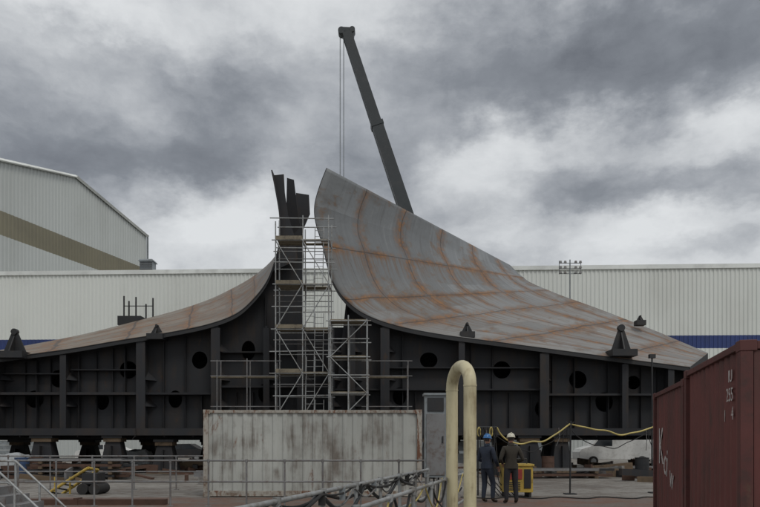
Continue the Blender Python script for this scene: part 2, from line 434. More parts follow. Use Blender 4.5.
for i in range(28):
    x=xl+.7+i*1.4
    mb.box((x,33.96,zb-.35),(x+.04,44.9,zb-.12),M_dark2)
for i in range(22):
    x=random.uniform(xl+12,xrr-1); l=random.uniform(.3,1.3)
    mb.tube([(x,33.8,zb+.1),(x+.03,33.78,zb-l*.5),(x+random.uniform(-.2,.2),33.8,zb-l)],.018,random.choice((M_rub,M_rub,M_galvd)),5)
mb.finish('deck_plate',hull)
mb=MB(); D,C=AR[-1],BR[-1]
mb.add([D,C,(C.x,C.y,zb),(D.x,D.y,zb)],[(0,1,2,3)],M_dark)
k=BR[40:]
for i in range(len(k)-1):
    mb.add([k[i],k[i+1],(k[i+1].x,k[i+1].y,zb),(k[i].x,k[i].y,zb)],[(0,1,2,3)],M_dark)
mb.finish('side_strake',hull)
def lug(u,v,Y,w,h):
    mb=MB(); c=pt(u,v,Y)
    mb.box((c.x-w/2,c.y-w/2,c.z-.25),(c.x+w/2,c.y+w/2,c.z+.06*h),M_black)
    mb.add([(c.x-w*.42,c.y-.04,c.z),(c.x+w*.42,c.y-.04,c.z),(c.x+w*.13,c.y-.04,c.z+h*.8),(c.x,c.y-.04,c.z+h),(c.x-w*.13,c.y-.04,c.z+h*.8),
            (c.x-w*.42,c.y+.04,c.z),(c.x+w*.42,c.y+.04,c.z),(c.x+w*.13,c.y+.04,c.z+h*.8),(c.x,c.y+.04,c.z+h),(c.x-w*.13,c.y+.04,c.z+h*.8)],
           [(0,1,2,3,4),(9,8,7,6,5),(0,5,6,1),(1,6,7,2),(2,7,8,3),(3,8,9,4),(4,9,5,0)],M_black)
    mb.add([(c.x-.03,c.y-w*.45,c.z),(c.x+.03,c.y-w*.45,c.z),(c.x+.03,c.y,c.z+h*.85),(c.x-.03,c.y,c.z+h*.85),(c.x-.03,c.y+w*.45,c.z),(c.x+.03,c.y+w*.45,c.z)],
           [(0,1,2,3),(3,2,5,4),(0,3,4),(1,5,2)],M_black)
    mb.tube([(c.x,c.y-.12,c.z+h*.9),(c.x,c.y+.12,c.z+h*.9)],h*.13,M_black,10)
    mb.finish('lifting_lug')
lug(467,333,34.4,.7,.5); lug(157,335,34.3,.8,.5); lug(621,352,34.1,1.2,1.3); lug(15,354,34.2,1.4,1.2); lug(640,321,38.5,.5,.3)
mb=MB()
for i,u in enumerate((124,129,136,146,153)):
    p=pt(u,328,40.4); q=pt(u,(296,301,297,304,298)[i],40.4); mb.tube([p,q],.045,M_black,6)
a=pt(120,317,40.4); b_=pt(143,326,40.4); mb.box((a.x,40,b_.z),(b_.x,40.9,a.z),M_black)
mb.tube([pt(124,306,40.4),pt(153,306,40.4)],.025,M_black,6)
mb.finish('guard_rail')

# ---------------------------------------------------------------- supports under the block
def stool(u,Y,w,tw):
    mb=MB(); x=pt(u,0,Y).x; top=zb-.46 if Y>34.5 else zb-.27
    mb.box((x-w*.65,Y-.55,0),(x+w*.65,Y+.55,.16),M_timber)
    mb.frustum((x,Y,.16),w,.9,tw,.6,top-.46,M_dark)
    mb.box((x-tw*.6,Y-.4,top-.3),(x+tw*.6,Y+.4,top-.12),M_timber)
    mb.box((x-tw*.7,Y-.45,top-.12),(x+tw*.7,Y+.45,top),M_black)
    mb.box((x-.02,Y-.6,.16),(x+.02,Y-.3,top-.5),M_black)
    mb.finish('support_stool')
for u,Y,w,tw in ((-30,34.4,1.3,.7),(45,34.4,1.3,.8),(115,34.4,1.2,.7),(166,34.6,1.2,.7),(232,34.4,1.2,.7),(300,34.4,1.2,.7),(372,34.4,1.2,.8),(432,34.4,1.3,.8),(528,34.4,1.4,.8),(560,34.4,1.0,.6),(668,34.4,1.2,.7),
               (20,41,1.2,.7),(90,41,1.3,.7),(150,41,1.2,.7),(210,41,1.2,.7),(450,41,1.3,.8),(500,41,1.2,.7),(550,41,1.2,.7),(665,41,1.2,.7)):
    stool(u,Y,w,tw)
mb=MB()
for i in range(420):
    x=random.uniform(-22,20); y=random.uniform(26,44)
    if abs(x-4)<5 and y<30: continue
    l=random.uniform(.3,2.2); w=random.uniform(.06,.35); h=random.uniform(.06,.42)
    Mx=Matrix.Translation((x,y,random.choice((0,0,.2))))@Matrix.Rotation(random.uniform(-.5,.5)+random.choice((0,1.57)),4,'Z')@Matrix.Rotation(random.uniform(-.18,.18),4,'Y')
    mb.box((-l/2,-w/2,0),(l/2,w/2,h),random.choice((M_timber,M_rusty,M_black,M_conc,M_dark,M_rusty,M_galvd)),Mx)
mb.finish('dunnage_and_steel_offcuts')
for (u,Y,n_) in ((80,29,4),(560,30,2),(640,33,2)):
    mb=MB(); c=pt(u,0,Y)
    for k in range(n_):
        mb.box((c.x-1.5,Y-.5,.0+k*.22),(c.x-1.35,Y+.5,.1+k*.22),M_timber); mb.box((c.x+1.35,Y-.5,.0+k*.22),(c.x+1.5,Y+.5,.1+k*.22),M_timber)
        for j in range(5): mb.box((c.x-1.9+random.uniform(-.3,.1),Y-.45+j*.2,.1+k*.22),(c.x+1.9+random.uniform(-.4,.4),Y-.33+j*.2,.2+k*.22),random.choice((M_rusty,M_black,M_galvd)))
    mb.finish('steel_stack')
def drum(x,y,m_):
    mb=MB(); mb.tube([(x,y,0),(x,y,.88)],.29,m_,18)
    for z in (.02,.3,.59,.86): mb.tube([(x,y,z-.012),(x,y,z+.012)],.302,m_,18)
    mb.tube([(x+.15,y,.88),(x+.15,y,.9)],.035,M_black,8); mb.finish('oil_drum')
for u,Y,m_ in ((548,33,M_rusty),(642,30,M_black),(22,30,M_bluep),(36,30.6,M_rusty)): drum(pt(u,0,Y).x,Y,m_)
def crate(u,Y,w,d_,h):
    mb=MB(); x=pt(u,0,Y).x
    for k in (-1,0,1): mb.box((x+k*w*.42-.05,Y-d_/2,0),(x+k*w*.42+.05,Y+d_/2,.1),M_timber)
    mb.box((x-w/2,Y-d_/2,.1),(x+w/2,Y+d_/2,.13),M_timber)
    nx,ny=12,8; vs=[];fs=[]
    for j in range(ny+1):
        for i in range(nx+1):
            a_=i/nx*2-1; c_=j/ny*2-1
            ex=min(1,(1-abs(a_))*4); ey=min(1,(1-abs(c_))*4)
            vs.append((x+a_*w*.53,Y+c_*d_*.53,.15+(h-.15)*min(ex,ey)*(1+.07*math.sin(5*a_+3*c_))+random.uniform(-.02,.02)))
    for j in range(ny):
        for i in range(nx): q=j*(nx+1)+i; fs.append((q,q+1,q+nx+2,q+nx+1))
    mb.add(vs,fs,M_tarp); mb.finish('covered_pallet')
crate(10,32,1.8,1.2,1.0); crate(135,38,2,1.3,1.1); crate(470,37,2,1.3,.9)

# ---------------------------------------------------------------- scaffold
sc=empty('scaffold_tower')
mb=MB(); X0,X1=-4.71,-2.29; ys=(31.6,32.9)
top=11.7
for x in (X0,-3.5,X1):
    for y in ys: mb.tube([(x+random.uniform(-.02,.02),y,0),(x+random.uniform(-.04,.04),y,top+random.uniform(-.2,.35))],.030,M_galv,6)
for k in range(12):
    z=.65+k*1.0
    for y in ys:
        if random.random()<.9: mb.tube([(X0-random.uniform(.05,.3),y,z+random.uniform(-.03,.03)),(X1+random.uniform(.05,.3),y,z+random.uniform(-.03,.03))],.026,M_galv,6)
        if k%2 and k<11: mb.tube([(X0-.1,y,z+.5),(X1+.1,y,z+.5)],.022,M_galvd,6)
    if k%2==0:
        for x in (X0,-3.5,X1): mb.tube([(x,ys[0]-.1,z),(x,ys[1]+.1,z)],.026,M_galv,6)
for k in range(5):
    z=.65+2*k
    a,b_=(X0,-3.5) if k%2 else (-3.5,X0)
    mb.tube([(a,31.56,z),(b_,31.56,z+2)],.024,M_galv,6)
    a,b_=(X1,-3.5) if k%2==0 else (-3.5,X1)
    mb.tube([(a,31.56,z),(b_,31.56,z+2)],.024,M_galv,6)
mb.finish('tower_frame',sc)
mb=MB()
for k in (1,2,3,4,5):
    z=.65+2*k
    for j in range(4):
        if j==3 and k%2: continue
        mb.box((X0+.05,31.66+j*.31,z+.03),(X1-.05 if j!=1 else -3.4,31.93+j*.31,z+.075),M_plank)
    mb.box((X0,31.56,z+.03),(-3.5,31.585,z+.2),M_plank)
mb.finish('planks',sc)
mb=MB()
for k,(xx,z0) in enumerate(((-2.8,.6),(-3.2,2.6),(-2.8,4.6),(-3.2,6.6),(-2.8,8.6))):
    for s_ in (-.2,.2): mb.tube([(xx+s_,31.8,z0),(xx+s_,32.4,z0+2.9)],.022,M_galv,6)
    for r_ in range(10): mb.tube([(xx-.2,31.8+.06*r_,z0+.1+.29*r_),(xx+.2,31.8+.06*r_,z0+.1+.29*r_)],.014,M_galv,5)
mb.finish('ladders',sc)
mb=MB(); X2,X3=-2.2,-.58; ys=(30.9,32.1)
for x in (X2,-1.4,X3):
    for y in ys: mb.tube([(x,y,0),(x,y,7.05+random.uniform(-.15,.1))],.031,M_galv,6)
for k in range(9):
    z=.5+k*.8
    for y in ys: mb.tube([(X2-random.uniform(.05,.2),y,z),(X3+random.uniform(.05,.2),y,z)],.027,M_galv,6)
    for x in (X2,X3): mb.tube([(x,ys[0]-.1,z),(x,ys[1]+.1,z)],.024,M_galv,6)
for k in (2,4,6,8):
    z=.5+k*.8
    for j in range(3): mb.box((X2,30.98+j*.36,z+.03),(X3,31.3+j*.36,z+.08),M_plank)
for k in range(4): mb.tube([(X2 if k%2 else X3,30.86,.5+1.6*k),(X3 if k%2 else X2,30.86,2.1+1.6*k)],.024,M_galv,6)
mb.finish('side_bay',sc)
mb=MB()
for (ua,ub) in ((217,277),(368,408)):
    xa,xb=pt(ua,0,32.6).x,pt(ub,0,32.6).x
    for z in (pt(0,361,32.6).z,pt(0,376,32.6).z,3.2): mb.tube([(xa-.3,32.6,z),(xb+.2,32.6,z)],.024,M_galvd,6)
    k=max(2,int((xb-xa)/1.3)+1)
    for i in range(k):
        x=xa+(xb-xa)*i/(k-1)
        for y in (32.6,33.4): mb.tube([(x,y,0),(x,y,5.35+random.uniform(-.3,.1))],.026,M_galvd,6)
    for j in range(2): mb.box((xa-.3,32.7+j*.3,pt(0,376,32.6).z-.06),(xb,32.95+j*.3,pt(0,376,32.6).z-.01),M_plank)
mb.finish('side_runs',sc)

# ---------------------------------------------------------------- crane
cr=empty('mobile_crane')
Yc=55.0; tip=pt(347,34,Yc); low=pt(405,210,Yc); dirb=(tip-low).normalized()
base=low-dirb*((low.z-2.9)/dirb.z)
def along(z): return base+dirb*((z-base.z)/dirb.z)
mb=MB()
segs=[(base.z,19.0,1.12,1.25),(19.0,26.6,.98,1.1),(26.6,tip.z,.78,.9)]
for z0,z1_,w,h in segs: mb.beam(along(z0),along(z1_),w,h,M_crane,w*.9,h*.9)
for z0,w in ((19.0,1.2),(26.6,1.0)): mb.beam(along(z0-.3),along(z0),w,w*1.08,M_crane)
mb.beam(along(10)+Vector((-.62,0,.1)),along(tip.z-.3)+Vector((-.45,0,.1)),.06,.06,M_cab)
mb.finish('telescopic_boom',cr)
mb=MB(); h=tip
mb.add([(h.x-.62,Yc-.3,h.z-.1),(h.x+.5,Yc-.3,h.z-.55),(h.x+.62,Yc-.3,h.z+.35),(h.x-.5,Yc-.3,h.z+.4),
        (h.x-.62,Yc+.3,h.z-.1),(h.x+.5,Yc+.3,h.z-.55),(h.x+.62,Yc+.3,h.z+.35),(h.x-.5,Yc+.3,h.z+.4)],[(0,1,2,3),(7,6,5,4),(0,4,5,1),(1,5,6,2),(2,6,7,3),(3,7,4,0)],M_crane)
mb.tube([(h.x-.42,Yc-.36,h.z+.12),(h.x-.42,Yc+.36,h.z+.12)],.27,M_crane,14); mb.tube([(h.x+.42,Yc-.36,h.z+.2),(h.x+.42,Yc+.36,h.z+.2)],.22,M_crane,14)
mb.finish('boom_head',cr)
mb=MB(); zh=pt(0,196,Yc).z
for dx,dy in ((-.16,-.15),(-.16,.15),(.12,-.15),(.12,.15)): mb.tube([(h.x-.38+dx,Yc+dy,h.z),(h.x-.38+dx,Yc+dy,zh)],.022,M_cab,5)
mb.box((h.x-.65,Yc-.25,zh-.9),(h.x-.05,Yc+.25,zh),M_yel)
mb.tube([(h.x-.35+.25*math.sin(a_),Yc,zh-1.25-.25*math.cos(a_)) for a_ in [x*.4-3.0 for x in range(12)]],.07,M_black,8)
mb.finish('hoist_rope',cr)
mb=MB()
bx=base.x
mb.box((bx-9,53.6,.9),(bx+5,56.4,1.7),M_cab); mb.box((bx-2.5,53.7,1.75),(bx+3.2,56.3,3.2),M_cab); mb.box((bx+2,53.5,1.8),(bx+4.6,56.5,3.3),M_black)
mb.box((bx-2.3,52.6,1.8),(bx-.2,53.6,3.7),M_glass); mb.box((bx-9.6,53.7,.8),(bx-7.4,56.3,2.9),M_cab); mb.box((bx-9.63,53.9,1.8),(bx-9.605,56.1,2.7),M_glass)
for i in range(5):
    for y in (53.4,56.2): mb.tube([(bx-8+i*2.8,y,.62),(bx-8+i*2.8,y+.4,.62)],.62,M_rub,18)
for x in (bx-5,bx+4): mb.box((x-.2,51,.7),(x+.2,59,1),M_black); mb.box((x-.4,50.8,0),(x+.4,51.5,.7),M_black); mb.box((x-.4,58.5,0),(x+.4,59.2,.7),M_black)
mb.finish('carrier',cr)

# ---------------------------------------------------------------- shipping containers
def container(M, L, H, W, mp, mr, letters=()):
    root=empty('shipping_container',M)
    p=.13; mb=MB()
    for x in (0,L-p):
        for y in (0,W-p): mb.box((x,y,.118),(x+p,y+p,H-.118),mr)
    for x in (0,L-.18):
        for y in (0,W-.16):
            for z in (0,H-.118): mb.box((x-.006,y-.006,z),(x+.186,y+.166,z+.118),mr)
    for y in (.004,W-.064):
        mb.box((.186,y,.02),(L-.186,y+.06,.17),mr); mb.box((.186,y,H-.09),(L-.186,y+.06,H-.012),mr)
    for x in (.004,L-.064):
        mb.box((x,.166,.02),(x+.06,W-.166,.17),mr); mb.box((x,.166,H-.10),(x+.06,W-.166,H-.012),mr)
    mb.finish('frame',root,bevel=.006)
    mb=MB()
    z0,z1=.17,H-.09
    mb.cladding((p,.075,0),(1,0,0),(0,-1,0),L-2*p,[z0,z1],[mp],.278,.036)
    mb.cladding((L-p,W-.075,0),(-1,0,0),(0,1,0),L-2*p,[z0,z1],[mp],.278,.036)
    mb.cladding((.075,W-p,0),(0,-1,0),(-1,0,0),W-2*p,[z0,z1],[mp],.25,.04)
    mb.finish('side_panels',root)
    mb=MB(); 
    mb.box((.05,.05,H-.05),(L-.05,W-.05,H-.02),mp); mb.box((.05,.05,.1),(L-.05,W-.05,.14),mr)
    for i in range(int(L/.5)): mb.box((.2+i*.5,.1,H-.02),(.38+i*.5,W-.1,H-.005),mp)
    mb.finish('roof',root)
    mb=MB()
    for k in range(2):
        y0=p+.01+k*(W/2-p); mb.box((L-.06,y0,.18),(L-.025,y0+W/2-p-.02,H-.11),mp)
        for j in range(5): mb.box((L-.024,y0+.08,.35+j*.44),(L-.008,y0+W/2-p-.1,.5+j*.44),mp)
        for q in (.28,.8):
            mb.tube([(L+.02,y0+q,.14),(L+.02,y0+q,H-.08)],.019,M_galvd,8)
            mb.box((L-.02,y0+q-.05,1.05),(L+.045,y0+q+.28,1.1),M_galvd)
    mb.finish('doors',root)
    for (txt,x,z,s_,rot) in letters:
        cu=bpy.data.curves.new('lettering','FONT'); cu.body=txt; cu.size=s_; cu.extrude=.0015
        ob=bpy.data.objects.new('lettering',cu); scene.collection.objects.link(ob)
        ob.parent=root; ob.location=(x,.0335,z); ob.rotation_euler=(math.radians(90),rot,0)
        cu.materials.append(M_letter)
    return root
container(Matrix.Translation((-4.90,19.4,0.005)),6.06,2.42,2.44,M_wcont,M_wrail)
e=Vector((.245,.9695,0)); rr=Vector((.9695,-.245,0))
def cmat(org):
    return Matrix(((-e.x,rr.x,0,org.x),(-e.y,rr.y,0,org.y),(0,0,1,0.005),(0,0,0,1)))
nc=Vector((3.86,7.5,0))
container(cmat(nc+e*3.42),3.42,2.6,2.44,M_red,M_redr,letters=(("IU",2.72,2.2,.2,0),("255",2.62,1.98,.22,0),("4",2.86,1.76,.22,0),("1",2.5,1.75,.2,0)))
container(cmat(nc+e*7.02),3.5,2.5,2.44,M_red,M_redr,letters=(("K",.55,1.1,1.0,.0),("ci",1.2,.95,.75,.15),("w",1.9,.75,.6,.2)))

# ---------------------------------------------------------------- railings
def railing(pts, zs=(1.08,.58), sp=.95, r=.024, mat=M_galvd, name='pipe_railing', foot=True):
    mb=MB(); p=Vector(pts[0]); q=Vector(pts[1]); L=(q-p).length; k=max(1,round(L/sp))
    for z in zs: mb.tube([p+Vector((0,0,z)),q+Vector((0,0,z))],r,mat,8)
    for i in range(k+1):
        c=p.lerp(q,i/k); mb.tube([c,c+Vector((0,0,zs[0]))],r*1.05,mat,8)
        mb.tube([c+Vector((0,0,zs[0]-.05)),c+Vector((0,0,zs[0]+.03))],r*1.5,mat,8)
        if foot: mb.box((c.x-.07,c.y-.07,0),(c.x+.07,c.y+.07,.015),mat)
    return mb.finish(name)
railing(((-14,16.6,.004),(1.35,16.6,.004)),sp=.93,r=.021)
railing(((-16,22.5,0),(-5.2,22.5,0)),sp=1.3,mat=M_galvd,r=.022)
e2=Vector((.243,.97,0))
s0=Vector((-1.30,3.2,0))
railing((s0,s0+e2*8.6),zs=(1.06,.62),sp=1.05,r=.022,mat=M_galv,name='gangway_railing')
railing((s0+Vector((.62,-.15,0)),s0+Vector((.62,-.15,0))+e2*8.4),zs=(1.02,.6),sp=1.05,r=.021,mat=M_galv,name='gangway_railing')
mb=MB()
for k in range(6):
    off=Vector((.62 if k>3 else 0,-.1 if k>3 else 0,0)); pts=[]
    for j in range(90):
        f=j/89; t0=1.2+f*6.8; sg=(t0/(1.05*(1+.5*(k%2))))%1.0
        c=s0+e2*t0+off; c.z=1.045-(.05+.045*k)*4*sg*(1-sg)*(1+.3*math.sin(3*t0+k)); c.x+=.035*math.sin(2.3*t0+k*1.7)
        pts.append(c)
    mb.tube(pts,(.011,.016,.01,.02,.013,.01)[k],(M_rub,M_rub,M_galvd,M_black,M_rub,M_hose)[k],6)
for i in range(9):
    c=s0+e2*(3.2+i*.62)+Vector((random.choice((0,.62)),0,1.03)); mb.box((c.x-.03,c.y-.04,c.z-.09),(c.x+.03,c.y+.04,c.z+.035),random.choice((M_rub,M_cab,M_galvd)))
mb.finish('draped_cables')
mb=MB()
for y in (13.6,14.6):
    mb.tube([(-8.6,y,1.15),(-7.6,y,1.12),(-6.55,y,.15)],.025,M_galv,8); mb.tube([(-8.6,y,.7),(-7.75,y,.67),(-7.15,y,.12)],.02,M_galv,8)
    for x,z in ((-8.5,1.15),(-7.6,1.12),(-7.1,.66)): mb.tube([(x,y,0),(x,y,z)],.024,M_galv,8)
for k in range(4): mb.box((-7.9+k*.3,13.62,.0),(-7.6+k*.3,14.58,.62-.16*k),M_galvd)
mb.finish('steel_steps')
mb=MB()
mb.tube([pt(50,492,20.5),pt(88,468,20.5)],.045,M_yel,8); mb.tube([pt(62,494,20.9),pt(98,470,20.9)],.045,M_yel,8)
mb.tube([pt(88,468,20.5),pt(98,470,20.9)],.045,M_yel,8)
for u in (55,70,90): 
    p=pt(u,470,20.7); mb.tube([(p.x,20.7,0),(p.x,20.7,.5)],.03,M_yel,8)
for k in range(6):
    f=k/6; p=pt(50,492,20.5).lerp(pt(88,468,20.5),f); q=pt(62,494,20.9).lerp(pt(98,470,20.9),f); mb.tube([p,q],.025,M_black,6)
a=pt(86,0,20.7).x; mb.box((a,20.4,.3),(a+.45,21,.62),M_black); mb.tube([(a+.05,20.3,.16),(a+.05,21.1,.16)],.16,M_rub,14); mb.tube([(a+.4,20.3,.16),(a+.4,21.1,.16)],.16,M_rub,14)
mb.finish('yellow_conveyor')

# ---------------------------------------------------------------- goose-neck pipe
mb=MB(); Yp=9.0
pl=Vector((pt(452,0,Yp+.25).x,Yp+.25,0)); pr=Vector((pt(470,0,Yp-.55).x,Yp-.55,0))
d_=(pr-pl); Ld=d_.length; d_.normalize(); R_=Ld/2; zc=2.62-R_
pts=[pl+Vector((0,0,0))]+[pl+Vector((0,0,z)) for z in (.5,1.2,zc-.02)]
for i in range(15):
    a_=math.pi-math.pi*i/14; pts.append((pl+pr)/2+d_*R_*math.cos(a_)+Vector((0,0,zc+R_*math.sin(a_)*.62)))
pts+= [pr+Vector((0,0,z)) for z in (zc-.02,1.2,.5,0)]
mb.tube(pts,.078,M_cream,18)
for p_ in (pl,pr):
    for z in (.0,.55): mb.tube([p_+Vector((0,0,z)),p_+Vector((0,0,z+.03))],.14,M_cream,18)
    mb.tube([p_+Vector((0,0,zc-.03)),p_+Vector((0,0,zc-.01))],.082,M_cream,18)
mb.finish('gooseneck_vent_pipe')

# ---------------------------------------------------------------- electrical cabinet
mb=MB(); Y=15.2; xa=pt(425,0,Y).x; xb=pt(446,0,Y).x; zt=pt(0,393,Y).z
mb.box((xa,Y,.75),(xb,Y+.35,zt-.05),M_cab)
mb.box((xa-.03,Y-.04,zt-.05),(xb+.03,Y+.39,zt),M_cab)
mb.box((xa+.03,Y-.02,.8),(xb-.03,Y-.002,zt-.45),M_galvd)
mb.box((xa+.05,Y-.02,zt-.4),(xb-.05,Y-.002,zt-.1),M_black)
mb.box((xb-.09,Y-.05,1.5),(xb-.06,Y-.02,1.65),M_black)
for x in (xa+.04,xb-.04): mb.tube([(x,Y+.17,0),(x,Y+.17,.75)],.03,M_galvd,8)
for i in range(3): mb.tube([(xa+.1+i*.1,Y+.1,.75),(xa+.1+i*.1,Y+.1,.2),(xa+.2+i*.12,Y-.1,.03)],.02,M_rub,6)
mb.finish('electrical_cabinet',bevel=.005)

mb=MB(); x0,x1=3.42,4.22; Y=19.3
mb.box((x0,Y,.14),(x1,Y+.7,.86),M_yel); mb.box((x0+.08,Y-.02,.5),(x1-.3,Y-.003,.78),M_redp); mb.box((x1-.25,Y-.02,.25),(x1-.06,Y-.003,.78),M_black)
mb.box((x0-.03,Y-.03,.86),(x1+.03,Y+.73,.92),M_yel)
for x in (x0+.05,x1-.1):
    mb.box((x,Y+.02,0),(x+.06,Y+.68,.14),M_black)
mb.tube([(x0+.1,Y+.35,.92),(x0+.1,Y+.35,1.06),(x1-.1,Y+.35,1.06),(x1-.1,Y+.35,.92)],.018,M_black,6)
for k in range(5): mb.box((x0+.1,Y-.012,.2+k*.05),(x1-.35,Y-.002,.225+k*.05),M_black)
mb.finish('welding_generator',bevel=.012)
mb=MB(); Y=20.0
for u in (478,494):
    x=pt(u,0,Y).x; mb.tube([(x,Y,0),(x,Y,2.0)],.022,M_black,8)
xa,xb=pt(477,0,Y).x,pt(497,0,Y).x
mb.tube([(xa,Y,1.95),(xb,Y,1.95)],.025,M_black,8)
for i in range(5):
    x=xa+.05+i*.11; r_=.16+.03*(i%3)
    mb.tube([(x+.25*r_*math.sin(a_*.52),Y-.06-.03*i+.02*math.sin(a_),1.95-r_*1.6*(1-math.cos(a_*.52))*.5) for a_ in range(13)],.018,(M_hose,M_rub,M_rub,M_hose,M_rub)[i],6)
    mb.tube([(x,Y-.1,1.9),(x+.05,Y-.2,1.1),(x+.2,Y-.3,.4),(x+.5,Y-.4,.03)],.014,M_rub,6)
mb.finish('hose_stand')
posts=[(pt(497,0,20).x,20),(pt(570,0,20.5).x,20.5),(pt(655,0,21).x,21)]
for x,y in posts[1:]:
    mb=MB(); mb.tube([(x,y,0),(x+.02,y,2.15)],.026,M_black,8); mb.box((x-.16,y-.16,0),(x+.16,y+.16,.03),M_black); mb.tube([(x-.12,y,2.12),(x,y,2.02),(x+.12,y,2.12)],.015,M_black,6)
    mb.finish('hose_post')
mb=MB()
def cat(a,b_,sag,r,m_,k=40,sk=.0,ph=0):
    pts=[]
    for i in range(k+1):
        f=i/k; p=Vector(a).lerp(Vector(b_),f); g_=f**(1+sk)
        p.z-=sag*4*g_*(1-g_)+.035*math.sin(11*f+ph)*math.sin(math.pi*f)+.02*math.sin(23*f+ph)*math.sin(math.pi*f); p.y+=.08*math.sin(7*f+ph)*math.sin(math.pi*f); pts.append(p)
    mb.tube(pts,r,m_,7)
cat((posts[0][0],20,1.95),(posts[1][0],20.5,2.06),.52,.024,M_hose,sk=-.25); cat((posts[1][0],20.5,2.06),(posts[2][0],21,2.0),.24,.024,M_hose,sk=.3,ph=1)
cat((posts[2][0],21,2.0),(posts[2][0]+3,22,2.0),.25,.024,M_hose,ph=2)
cat((posts[0][0],20,1.7),(posts[1][0],20.55,2.0),.55,.013,M_rub,ph=3); cat((posts[1][0],20.55,2.0),(posts[2][0],21.05,1.95),.6,.013,M_rub,sk=-.2,ph=2)
mb.tube([(2.2+.16*i,18.9+.25*math.sin(i*.8+1),.025) for i in range(36)],.016,M_rub,6)
mb.finish('air_hose')
mb=MB(); p=pt(652,0,33)
mb.tube([(p.x,33,0),(p.x,33,5.6)],.04,M_black,8); mb.box((p.x-.14,32.9,5.5),(p.x+.14,33.1,5.68),M_black); mb.finish('lamp_pole')

# ---------------------------------------------------------------- parked vehicles in the distance
def car(x,y,col,van=False):
    prof=[(-2.1,.35),(-2.12,.75),(-1.95,.92),(-1.2,1.0),(-.55,1.42),(.8,1.45),(1.5,1.05),(2.05,.95),(2.15,.6),(2.1,.33)]
    win=[(-1.05,1.0),(-.5,1.36),(.75,1.38),(1.35,1.04)]
    if van:
        prof=[(-2.5,.4),(-2.52,.9),(-2.35,1.12),(-1.75,1.3),(-1.2,1.95),(-.9,2.05),(2.35,2.08),(2.5,1.95),(2.52,.4)]
        win=[(-1.6,1.3),(-1.15,1.85),(-.35,1.87),(-.35,1.3)]
    mb=MB()
    n_=len(prof)
    vs=[(x+a,y-.85,z) for a,z in prof]+[(x+a,y+.85,z) for a,z in prof]
    fs=[tuple(range(n_)),tuple(reversed(range(n_,2*n_)))]+[(i,i+n_,(i+1)%n_+n_,(i+1)%n_) for i in range(n_)]
    mb.add(vs,fs,col)
    for yy in (y-.856,y+.856): mb.add([(x+a,yy,z) for a,z in win],[(0,1,2,3)],M_glass)
    if not van: mb.box((x+.08,y-.862,1.0),(x+.15,y-.857,1.38),col)
    for wx in ((-1.6,1.6) if van else (-1.3,1.35)):
        for yy in (y-.9,y+.7):
            mb.tube([(x+wx,yy,.32),(x+wx,yy+.2,.32)],.32,M_rub,18); mb.tube([(x+wx,yy-.005,.32),(x+wx,yy+.1,.32)],.18,M_galv,12)
    mb.box((x-2.16,y-.7,.6),(x-2.1,y-.4,.75),M_white); mb.box((x+2.12,y+.4,.7),(x+2.17,y+.7,.85),M_redp)
    mb.finish('parked_van' if van else 'parked_car',bevel=.03)
car(15.6,46.8,M_white,True); car(10.3,54,M_silver); car(-21.5,55,M_white); car(-15.8,56,M_black); car(23,56,M_silver)

# ---------------------------------------------------------------- workers
M_skin = mat_dirty('skin',(.42,.24,.17),(.3,.15,.1),.3,9,.5,var=.05,bump=0)
M_hair = mat_dirty('hair',(.03,.02,.015),(.05,.03,.02),.4,20,.7,bump=0)
M_cloB = mat_dirty('navy_coverall',(.022,.030,.048),(.02,.022,.028),.6,7,.9,bump=.4)
M_cloJ = mat_dirty('olive_jacket',(.040,.034,.025),(.02,.017,.013),.6,7,.9,bump=.4)
M_cloT = mat_dirty('dark_trousers',(.022,.022,.026),(.04,.03,.02),.5,7,.9,bump=.4)
M_boot = mat_dirty('boots',(.03,.022,.015),(.07,.05,.03),.5,9,.7)
M_hatB = mat_dirty('blue_helmet',(.03,.14,.34),(.02,.08,.2),.3,9,.3,bump=0)
M_hatW = mat_dirty('white_helmet',(.60,.57,.46),(.35,.3,.2),.3,9,.3,bump=0)
def skin_mesh(name,verts,edges,radii,parent,matfn,mats,sub=2):
    me=bpy.data.meshes.new(name); me.from_pydata(verts,edges,[])
    ob=bpy.data.objects.new(name,me); scene.collection.objects.link(ob)
    sk=ob.modifiers.new('skin','SKIN'); sk.use_smooth_shade=True
    if not me.skin_vertices:
        bpy.context.view_layer.objects.active=ob; bpy.ops.mesh.customdata_skin_add()
    for i,r in enumerate(radii):
        me.skin_vertices[0].data[i].radius=r if isinstance(r,tuple) else (r,r)
        me.skin_vertices[0].data[i].use_root=(i==0)
    ss=ob.modifiers.new('sub','SUBSURF'); ss.levels=sub; ss.render_levels=sub
    bpy.context.view_layer.update()
    ev=ob.evaluated_get(bpy.context.evaluated_depsgraph_get())
    m2=bpy.data.meshes.new_from_object(ev); bpy.data.objects.remove(ob)
    m2.materials.clear()
    for m_ in mats: m2.materials.append(m_)
    for p in m2.polygons: p.material_index=matfn(p.center); p.use_smooth=True
    o2=bpy.data.objects.new(name,m2); scene.collection.objects.link(o2); o2.parent=parent
    return o2
